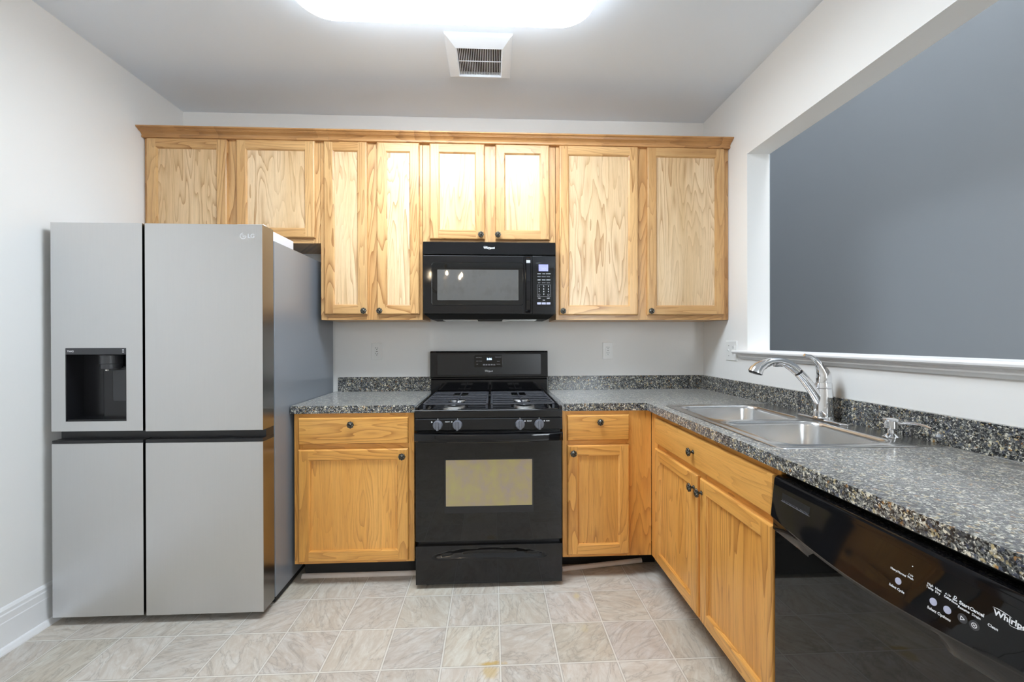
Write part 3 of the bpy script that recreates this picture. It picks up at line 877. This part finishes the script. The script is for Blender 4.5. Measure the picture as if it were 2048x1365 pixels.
for q in ((10.75, 13.8, 61.98, 62.02), (10.75, 13.8, 59.3, 59.34), (10.75, 10.79, 59.3, 62), (13.76, 13.8, 59.3, 62)): c.box(q[0], q[1], yk-.002, yk, q[2], q[3])
c.build('keypad_outline', pn, smooth=0)
for wd, x, z in (('TIMER', cols[0], 58.95), ('LIGHT', cols[2], 58.95), ('FAN', cols[1], 58.5)): K_(wd, .24, x, z, MT['print'])
for x in cols:
    c = MB(MT['button'], org=org); c.box(x-.46, x+.46, yk-.01, yk, 57.55, 58.0); c.build('key', pn, smooth=0)

# ------------------------------------------------------------------ stove
org = (-.1, -14, 0)
r = thing('stove', org, 'black freestanding gas stove with oven window and storage drawer in middle of back wall', 'stove')
RX0, RX1, RY = -14.85, 14.6, -26.4
c = MB(MT['black_satin'], MT['black_matte'], org=org)
c.box(RX0+.15, RX1-.15, -24.6, -1.0, 1.6, 35.0)
c.box(RX0+.6, RX1-.6, -25.6, -24.6, .9, 31)
c.build('body', r, smooth=0)
for fx_ in (RX0+2.2, RX1-2.2):
    for fy_ in (-24.3, -3):
        f = MB(MT['black_matte'], org=org); f.lathe([(.7, 0), (.7, .4), (.35, .5), (.35, 1.7)], (fx_, fy_, 0), n=14); f.build('foot', r)
# cooktop with rolled front edge and burner wells
c = MB(MT['black'], org=org)
prof = [(-2.4, 34.4), (-24.9, 34.4), (-26.35, 34.0), (-26.45, 35.2), (-26.38, 35.45), (-26.2, 35.58), (-25.9, 35.62), (-25.2, 35.6), (-24.9, 35.5), (-24.7, 35.1), (-2.4, 35.1)]
c.prism(prof, 'x', RX0, RX1)
for sx in (RX0, RX1-.7): c.box(sx, sx+.7, -26.3, -2.4, 34.9, 36.25, bev=.2, seg=3)
ck = c.build('cooktop', r, smooth=40)
for bx in (-7.6, 7.4):
    for by in (-19.3, -9.2):
        c = MB(MT['alum'], MT['iron'], org=org)
        c.lathe([(2.3, 0), (2.2, .25), (1.6, .35), (1.5, .45)], (bx, by, 35.1), n=28)
        c.lathe([(1.65, .46), (1.75, .55), (1.6, .72), (.3, .76)], (bx, by, 35.1), m=1, n=28)
        c.build('burner', r)
    c = MB(MT['alum'], org=org)
    c.tube([(bx+4.1*math.sin(math.radians(q)), -21.75-4.1*math.cos(math.radians(q)), 35.62) for q in range(-26, 27, 4)], [.06, .10, .13, .15, .17, .18, .18, .18, .17, .16, .15, .13, .10, .06], n=8)
    c.build('highlight_rim', r)  # bright metal crescent added for the highlight along the cooktop's front lip
for gx0, gx1 in ((-13.6, -.35), (.15, 13.35)):
    g = MB(MT['iron'], org=org)
    y0, y1, zt = -24.4, -4.8, 36.6
    def bar(x0, x1, ya, yb_, top=zt, h=.34): g.box(x0, x1, ya, yb_, top-h, top, bev=.12, seg=2)
    bar(gx0, gx1, y0, y0+.42); bar(gx0, gx1, y1-.42, y1); bar(gx0, gx0+.42, y0, y1); bar(gx1-.42, gx1, y0, y1)
    bxm = (gx0+gx1)/2
    n = 6
    for k in range(1, n+1):
        y = y0 + (y1-y0)*k/(n+1)
        near = min(abs(y+19.3), abs(y+9.2))
        gap = 1.7 if near < 3.2 else 0
        if gap:
            bar(gx0, bxm-gap, y-.17, y+.17); bar(bxm+gap, gx1, y-.17, y+.17)
        else:
            bar(gx0, gx1, y-.17, y+.17)
    bar(bxm-.17, bxm+.17, y0, y1, zt+.02)
    for px_ in (gx0+.05, gx1-.5):
        for py_ in (y0+.05, y1-.5): g.box(px_, px_+.45, py_, py_+.45, 35.12, 36.3)
    g.build('grate', r, smooth=35)
# control strip with four knobs
c = MB(MT['black'], MT['print'], org=org)
c.prism([(-24.6, 31.45), (-26.35, 31.45), (-26.5, 31.6), (-26.35, 33.7), (-26.2, 33.9), (-24.6, 33.9)], 'x', RX0, RX1)
def yp(z): return -26.5+.15*(z-31.6)/2.1-.012
for x, wd, al in ((-11.9, '', 'LEFT'), (-9.0, 'FRONT', 'LEFT'), (7.35, 'FRONT', 'LEFT'), (11.2, 'REAR', 'LEFT')):
    if wd: c.text(wd, .3, front(x+.1, yp(33.2), 33.2), 1, align=al, bold=.006, ext=.001)
for x in (-11.5, -7.55, 7.05, 10.95):
    c.arc(x, 33.2, yp(33.2), .1, .1, 0, 360, .09, .09, 1)
for x in (-10.3, -6.4, 6.05, 9.9):
    c.face(((x-.05, yp(33.75), 33.85), (x+.05, yp(33.75), 33.85), (x+.05, yp(33.7), 33.65), (x-.05, yp(33.7), 33.65)), 1)
cs = c.build('control_strip', r, smooth=20)
for x in (-10.3, -6.4, 6.05, 9.9):
    k = MB(MT['knobgrey'], org=org)
    k.lathe([(.55, 0), (.98, .1), (.98, .3), (.90, .45), (.86, .8), (.8, .86), (.1, .88)], (x, -26.42, 32.6), '-y', n=32)
    k.loft([[(x-.26, -27.1, 31.68), (x+.26, -27.1, 31.68), (x+.26, -27.1, 33.5), (x-.26, -27.1, 33.5)], [(x-.16, -27.75, 31.75), (x+.16, -27.75, 31.75), (x+.16, -27.75, 33.45), (x-.16, -27.75, 33.45)]])
    k.build('knob', cs, smooth=35)
# oven door
c = MB(MT['black_glass'], org=org)
c.box(RX0+.1, RX1-.1, -26.5, -24.65, 9.45, 30.9, bev=.12, seg=3)
od = c.build('oven_door', r)
c = MB(MT['black'], org=org)
lo = []
for i in range(17):
    t = i/16; x = RX0-.02+(RX1-RX0+.04)*t; bow = .9*math.sin(math.pi*t)**.6
    dz = -.12*math.sin(math.pi*t)
    lo.append([(x, y, z) for y, z in ((-26.45, 29.35+dz), (-26.75-bow, 29.35+dz), (-26.95-bow, 29.55+dz), (-26.95-bow, 30.75+dz), (-26.75-bow, 31.0+dz), (-26.45, 31.05+dz))])
c.loft(lo)
c.build('handle', od, smooth=40)
c = MB(MT['black_satin'], org=org)
c.loft([rrect_front(-9.05, 8.75, 15.0, 25.8, .12, -26.505), rrect_front(-9.05, 8.75, 15.0, 25.8, .12, -26.52)])
c.build('window_border', od, smooth=30)
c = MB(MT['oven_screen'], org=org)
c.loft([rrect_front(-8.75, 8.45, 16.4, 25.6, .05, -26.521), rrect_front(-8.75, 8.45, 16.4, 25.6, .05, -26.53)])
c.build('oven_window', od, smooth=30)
# storage drawer with a scooped pull
c = MB(MT['black'], org=org)
nx, nz = 48, 22
def dy(x, z):
    t = (x-RX0)/(RX1-RX0)
    y = -26.45
    s = (t-.5)/.41
    if abs(s) < 1:
        zc_ = 6.35+.75*(1-s*s); h = 1.0*(1-s*s)**.5+.05
        q = (z-(zc_-.1))/h
        if -1 < q < .8:
            y += .75*(1-s*s)**.5*(max(0, 1-abs(q))**.7)
    return y
grid = [[(RX0+.12+(RX1-RX0-.24)*i/nx, 0, .9+7.6*j/nz) for i in range(nx+1)] for j in range(nz+1)]
gv = [[c.bm.verts.new((p[0], dy(p[0], p[2]), p[2])) for p in row] for row in grid]
for j in range(nz):
    for i in range(nx): c.bm.faces.new((gv[j][i], gv[j][i+1], gv[j+1][i+1], gv[j+1][i]))
c.box(RX0+.12, RX1-.12, -25.6, -24.65, .9, 8.5)
for a, q in (((RX0+.12, 8.5), (RX1-.12, 8.5)), ((RX0+.12, .9), (RX1-.12, .9))):
    c.face(((a[0], -26.45, a[1]), (q[0], -26.45, q[1]), (q[0], -25.6, q[1]), (a[0], -25.6, a[1])))
for x in (RX0+.12, RX1-.12): c.face(((x, -26.45, .9), (x, -25.6, .9), (x, -25.6, 8.5), (x, -26.45, 8.5)))
c.build('storage_drawer', r, smooth=40)
# backguard
c = MB(MT['black'], org=org)
c.prism([(-.6, 35.6), (-2.6, 35.6), (-2.6, 39.3), (-2.2, 39.6), (-2.2, 40.0), (-.6, 40.0)], 'x', RX0-.2, RX1+.05)
c.prism([(-.5, 39.9), (-2.75, 39.9), (-2.95, 40.1), (-2.75, 46.3), (-2.4, 46.65), (-.5, 46.65)], 'x', RX0-.35, RX1+.15)
bg = c.build('backguard', r, smooth=30)
def yb_(z): return -2.95+.2*(z-40.1)/6.2-.008
def lean(v): return (v.x, v.y+yb_(v.z)+2.95, v.z)
c = MB(MT['black_satin'], org=org)
c.loft([rrect_front(-13.4, 13.0, 40.6, 45.9, .3, -2.951), rrect_front(-13.3, 12.9, 40.7, 45.8, .3, -3.0)])
c.build('backguard_panel', bg, smooth=30, warp=lean)
c = MB(MT['black_glass'], org=org)
c.loft([rrect_front(-4.1, 3.1, 42.55, 45.6, .35, -3.001), rrect_front(-4.05, 3.05, 42.6, 45.55, .35, -3.03)])
c.build('clock_panel', bg, smooth=30, warp=lean)
c = MB(MT['print'], org=org)
wlogo(c, -.35, -3.01, 41.55, 2.1, 0); c.build('logo', bg, smooth=0, warp=lean)
LB = ((-3.3, 45.0, 'BAKE'), (-2.5, 45.0, 'BROIL'), (-3.3, 44.1, 'KEEP'), (-2.5, 44.1, 'WARM'), (-3.3, 43.3, 'OFF'), (1.55, 45.1, 'TIMER'), (2.4, 45.1, 'CLOCK'), (2.1, 44.0, 'START'), (2.1, 43.3, 'CANCEL'))
for left in (True, False):
    c = MB(MT['print_dim'], org=org)
    for x, z, wd in LB:
        if (x < 0) == left:
            c = MB(MT['print_dim'], org=org); c.text(wd, .26, front(x, -3.035, z), 0, bold=.008, ext=.001); c.build('key_label', bg, smooth=0, warp=lean)
c = MB(MT['print_dim'], org=org)
for k in range(5): c.box(-1.85+.66*k, -1.35+.66*k, -3.04, -3.03, 43.0, 43.35, 0)
c.build('button_row', bg, smooth=0, warp=lean)
c = MB(MT['clock'], org=org)
c.text('3:06', .78, front(-.25, -3.04, 44.6), 0, bold=.02, ext=.001); c.build('clock_digits', bg, smooth=0, warp=lean)

# ------------------------------------------------------------------ dishwasher (local x towards the camera)
DY0 = -63.95
r = thing('dishwasher', (XR, DY0, 0), 'black built-in dishwasher under the right counter next to the sink cabinet', 'dishwasher', rz=-math.pi/2)
W = 23.8
F = -24.5                        # nominal front plane in local y
c = MB(MT['black_matte'], org=o0)
c.box(.1, W-.1, -23.0, -1.5, 4.0, 34.2); c.box(.2, W-.2, -20.6, -20.0, .02, 4.0); c.build('tub', r, smooth=0)
c = MB(MT['black_glass'], org=o0)
c.box(.08, W-.08, F+.1, -23.02, 4.3, 29.3, bev=.1, seg=2)
c.build('door', r)
# control console: bulged, with a smile-shaped lower lip and hand pocket
c = MB(MT['black'], org=o0)
nx = 40
def lip(t): return 29.35-.75*math.sin(math.pi*min(1, max(0, t)))**1.2
rows = []
for i in range(nx+1):
    t = i/nx; x = .06+(W-.12)*t; zl = lip(t)
    pocket = max(0.0, 1-((t-.5)/.28)**2)**.5 if abs(t-.5) < .28 else 0.0
    bulge = .55*math.sin(math.pi*t)**.8
    pts = [(-23.0, 34.0), (-23.9, 33.95), (-24.25, 33.8), (-24.4, 33.5)]
    for k in range(1, 8):
        q = k/7; pts.append((-24.4-.45*q-bulge*q*q, 33.5+(zl-33.5)*q))
    yl = pts[-1][0]
    pts += [(yl+.06, zl-.14), (yl+.25, zl-.22), (yl+.30, zl-.5), (yl+.30+.15*bulge+.9*pocket, zl-.85+.3*pocket), (-24.55+1.0*pocket, zl-1.55), (-24.38, zl-1.75), (-23.0, zl-1.75)]
    rows.append([(x, y, z) for y, z in pts])
c.loft(rows)
con = c.build('console', r, smooth=35)
def cons_y(x, z):
    t = x/W; zl = lip(t); q = min(1, max(0, (33.5-z)/(33.5-zl)))
    return -24.4-.45*q-.55*max(0, math.sin(math.pi*min(1, max(0, t))))**.8*q*q
def hug(v):                       # lay flat print onto the bulged console
    return (v.x, cons_y(v.x, v.z)+v.y, v.z)
# vent near the far end
c = MB(MT['black_matte'], MT['knobgrey'], org=o0)
c.box(1.6, 5.7, -.02, .02, 31.75, 32.45, 0)
for k in range(22): c.box(1.75+.18*k, 1.80+.18*k, -.04, -.02, 31.62, 31.78, 1)
c.box(1.55, 5.75, -.04, -.0, 31.55, 31.6, 1)
c.build('vent', con, smooth=0, warp=hug)
c = MB(MT['black_glass'], org=o0)
n = 24
gv = []
for j in range(9):
    z = 29.45+.0+ (32.9-29.45)*j/8
    gv.append([c.bm.verts.new((12.6+.35*math.sin(j/8*math.pi/2)+(23.55-12.6)*i/n, -.012, max(z, lip((12.7+10.8*i/n)/W)+.12))) for i in range(n+1)])
for j in range(8):
    for i in range(n): c.bm.faces.new((gv[j][i], gv[j][i+1], gv[j+1][i+1], gv[j+1][i]))
c.build('control_window', con, smooth=40, warp=hug)
c = MB(MT['print'], MT['button'], MT['char'], org=o0)
def lx_(Y): return DY0-Y
def part_(mats, name, fn):
    c = MB(*mats, org=o0); fn(c); return c.build(name, con, smooth=0, warp=hug)
def T(wd, Y, z, s, bold=.006):
    part_((MT['print'],), 'printed_label', lambda c: c.text(wd, s, front(lx_(Y), -.02, z), 0, bold=bold, ext=.001))
T('Heavy', -78.80, 31.15, .22); T('Normal', -79.45, 31.15, .22); T('1 Hr\nWash', -80.12, 31.3, .2)
T('Select Cycle', -79.3, 29.93, .25)
T('High\nTemp', -81.55, 31.38, .22); T('Heat\nDry', -82.1, 31.36, .22)
T('Select Options', -82.4, 29.95, .26)
T('4 Hr\nDelay', -82.75, 31.38, .2); T('Sani\nRinse', -83.2, 31.32, .18)
T('Start', -83.78, 31.42, .32, .01); T('Resume', -83.78, 31.12, .22)
T('Cancel', -84.52, 31.42, .30, .01); T('Drain', -84.52, 31.12, .22)
T('Clean', -85.45, 31.05, .24)
part_((MT['print'],), 'lock_symbol', lambda c: c.arc(lx_(-83.2), 31.58, -.02, .07, .08, 0, 360, .05, .05, 0))
part_((MT['print'],), 'indicator_light', lambda c: c.lathe([(.045, 0), (.045, .002)], (lx_(-80.15), -.02, 32.1), '-y', 0, n=10))
for Y in (-79.3, -81.93, -82.86):
    part_((MT['button'],), 'button', lambda c: c.lathe([(.25, 0), (.25, .015), (.22, .02)], (lx_(Y), -.013, 30.5), '-y', 0, n=24))
def play(c):
    px = lx_(-83.8)
    c.lathe([(.30, 0), (.30, .008), (.26, .012)], (px, -.013, 30.52), '-y', 1, n=24)
    for a, q in (((-.1, -.13), (-.1, .13)), ((-.1, .13), (.14, 0)), ((.14, 0), (-.1, -.13))):
        dx, dz = q[0]-a[0], q[1]-a[1]; ln = math.hypot(dx, dz); ox, oz = -dz/ln*.02, dx/ln*.02
        c.face([(px+a[0]+ox, -.03, 30.52+a[1]+oz), (px+q[0]+ox, -.03, 30.52+q[1]+oz), (px+q[0]-ox, -.03, 30.52+q[1]-oz), (px+a[0]-ox, -.03, 30.52+a[1]-oz)])
part_((MT['print'], MT['char']), 'start_button', play)
def stop(c):
    px = lx_(-84.5)
    c.lathe([(.30, 0), (.30, .008), (.26, .012)], (px, -.013, 30.52), '-y', 1, n=24)
    c.arc(px, 30.52, -.03, .15, .15, 0, 360, .035, .035, 0)
    for sgn in (1, -1):
        c.face([(px-.1, -.03, 30.52-.1*sgn-.02), (px-.1, -.03, 30.52-.1*sgn+.02), (px+.1, -.03, 30.52+.1*sgn+.02), (px+.1, -.03, 30.52+.1*sgn-.02)])
part_((MT['print'], MT['char']), 'cancel_button', stop)
part_((MT['print'],), 'logo', lambda c: wlogo(c, lx_(-86.45), -.02, 32.0, 2.2, 0))

# ------------------------------------------------------------------ outlets
def outlet_face(c, cx, cz, m, ms):
    c.loft([rrect_front(cx-.66, cx+.66, cz-1.32, cz+1.32, .1, -.23), rrect_front(cx-.64, cx+.64, cz-1.3, cz+1.3, .1, -.28)], m)
    for dz in (.72, -.72):
        for dx, h in ((-.25, .17), (.25, .14)): c.box(cx+dx-.045, cx+dx+.045, -.286, -.279, cz+dz+.02, cz+dz+.02+2*h, ms)
        c.lathe([(.1, 0), (.1, .006)], (cx, -.28, cz+dz-.2), '-y', ms, n=12)
    c.box(cx-.22, cx-.02, -.29, -.279, cz-.06, cz+.06, ms); c.box(cx+.02, cx+.22, -.29, -.279, cz-.06, cz+.06, ms)
def plate(c, x0, x1, z0, z1):
    c.loft([rrect_front(x0, x1, z0, z1, .12, -.01), rrect_front(x0, x1, z0, z1, .12, -.12), rrect_front(x0+.12, x1-.12, z0+.12, z1-.12, .1, -.22)])
for cx, label in ((-29.25, 'white outlet on the back wall left of the stove'), (31.15, 'white outlet on the back wall right of the stove')):
    t = thing('wall_outlet', (cx, 0, 46.6), label, 'outlet', 'wall outlets')
    o_ = (cx, 0, 46.6)
    c = MB(MT['plate'], org=o_); plate(c, cx-1.4, cx+1.4, 44.35, 48.85); c.build('cover_plate', t, smooth=30)
    c = MB(MT['plate'], MT['slot'], org=o_); outlet_face(c, cx, 46.6, 0, 1); c.build('receptacle', t, smooth=30)
t = thing('wall_outlet', (XR, -13.4, 46.8), 'white two-gang outlet and switch plate on the right wall beside the sill', 'outlet', 'wall outlets', rz=-math.pi/2)
c = MB(MT['plate'], org=o0); plate(c, -2.3, 2.3, -2.35, 2.35); c.build('cover_plate', t, smooth=30)
c = MB(MT['plate'], MT['slot'], org=o0); outlet_face(c, .95, 0, 0, 1); c.build('receptacle', t, smooth=30)
c = MB(MT['plate'], MT['slot'], org=o0)
c.box(-1.2, -.7, -.25, -.2, -.5, .5); c.loft([[(-1.1, -.25, -.2), (-.8, -.25, -.2), (-.8, -.25, .25), (-1.1, -.25, .25)], [(-1.07, -.6, .25), (-.83, -.6, .25), (-.83, -.6, .42), (-1.07, -.6, .42)]])
for z in (1.2, -1.2): c.lathe([(.1, 0), (.08, .03)], (-.95, -.225, z), '-y', 1, n=10)
c.build('switch', t, smooth=30)

# ------------------------------------------------------------------ ceiling fan vent
org = (-1.95, -24.3, H)
r = thing('ceiling_vent', org, 'square white exhaust vent grille in the ceiling beside the light', 'vent')
c = MB(MT['vent'], org=org)
vx0, vx1, vy0, vy1 = -8.45, 4.55, -30.9, -17.6
hx0, hx1, hy0, hy1 = -6.45, 2.7, -28.1, -19.25
def vr(x0, x1, y0, y1, z): return [(x0, y0, z), (x1, y0, z), (x1, y1, z), (x0, y1, z)]
c.loft([vr(vx0, vx1, vy0, vy1, H-.01), vr(vx0, vx1, vy0, vy1, H-.25), vr(vx0+.35, vx1-.35, vy0+.35, vy1-.35, H-.45), vr(vx0+.5, vx1-.5, vy0+.5, vy1-.5, H-.55),
        vr(hx0, hx1, hy0, hy1, H-1.15), vr(hx0+.25, hx1-.25, hy0+.25, hy1-.25, H-.9), vr(hx0+.3, hx1-.3, hy0+.3, hy1-.3, H-.1)], cap0=False, cap1=False)
c.build('frame', r, smooth=25)
c = MB(MT['black_matte'], org=org); c.box(hx0+.1, hx1-.1, hy0+.1, hy1-.1, H-.2, H-.02); c.build('duct', r, smooth=0)
c = MB(MT['vent'], org=org)
n = 24
for k in range(n):
    x = hx0+.35+(hx1-hx0-.7)*(k+.5)/n
    c.box(x-.05, x+.05, hy0+.26, hy1-.26, H-.85, H-.55)
c.box(hx0+.26, hx1-.26, -24.0, -23.85, H-.9, H-.8)
c.build('grille', r, smooth=0)

# ------------------------------------------------------------------ kitchen ceiling light
lx0, lx1, ly0, ly1 = -31.2, 17.6, -60.0, -37.0
org = ((lx0+lx1)/2, (ly0+ly1)/2, H)
r = thing('ceiling_light', org, 'long rounded white fluorescent ceiling light glowing at top centre', 'light')
c = MB(MT['plate'], org=org)
c.loft([rrect(lx0-.1, lx1+.1, ly0-.1, ly1+.1, 5.4, H-.01, 10), rrect(lx0-.1, lx1+.1, ly0-.1, ly1+.1, 5.4, H-1.5, 10)]); c.build('base', r, smooth=40)
c = MB(MT['diff'], MT['diff_side'], org=org)
c.loft([rrect(lx0, lx1, ly0, ly1, 5.4, H-1.52, 10), rrect(lx0, lx1, ly0, ly1, 5.4, H-2.8, 10), rrect(lx0+.3, lx1-.3, ly0+.3, ly1-.3, 5.2, H-3.4, 10)], 1, cap1=False)
c.loft([rrect(lx0+.3, lx1-.3, ly0+.3, ly1-.3, 5.2, H-3.4, 10), rrect(lx0+1.4, lx1-1.4, ly0+1.4, ly1-1.4, 4.4, H-3.8, 10), rrect(lx0+4, lx1-4, ly0+4, ly1-4, 3, H-4.0, 10)], 0, cap0=False)
c.build('diffuser', r, smooth=50)

# ------------------------------------------------------------------ dining chandelier (seen mirrored in the microwave door)
hx, hy, hz = -29.0, -191.0, 84.0
org = (hx, hy, H)
r = thing('chandelier', org, 'candle-style chandelier with lit flame bulbs hanging behind the camera, mirrored in microwave glass', 'chandelier')
c = MB(MT['brass'], org=org)
c.lathe([(2.6, 0), (2.5, .4), (1.2, 1.2), (.3, 1.6)], (hx, hy, H), '-z', n=20)
c.tube([(hx, hy, H-1.5), (hx, hy, 98)], .14, n=8)
c.lathe([(.3, 98-H), (1.0, 97-H), (.5, 95-H), (.8, 92-H), (1.5, 89-H), (.6, 86-H), (1.4, 84-H), (2.0, 82-H), (1.0, 80-H), (.4, 79-H), (.7, 78-H), (.1, 77-H)], (hx, hy, H), n=20)
c.build('stem', r, smooth=50)
for k in range(6):
    a = math.radians(20+60*k); ca, sa = math.cos(a), math.sin(a)
    P = lambda d, z: (hx+d*ca, hy+d*sa, z)
    c = MB(MT['brass'], MT['plate'], org=org)
    c.tube([P(1, 83), P(3, 80.5), P(6, 79.6), P(9, 80.8), P(10.8, 83.5), P(11, 85)], .22, n=8)
    c.lathe([(.3, 0), (1.5, .3), (1.5, .5), (.5, .6)], P(11, 85), n=16)
    c.lathe([(.45, .6), (.45, 4.2)], P(11, 85), m=1, n=12)
    arm = c.build('arm', r, smooth=40)
    c = MB(MT['bulb'], org=org)
    c.lathe([(.3, 4.2), (.62, 5.0), (.6, 5.6), (.35, 6.4), (.05, 7.1)], P(11, 85), n=12)
    c.build('bulb', arm, smooth=60)
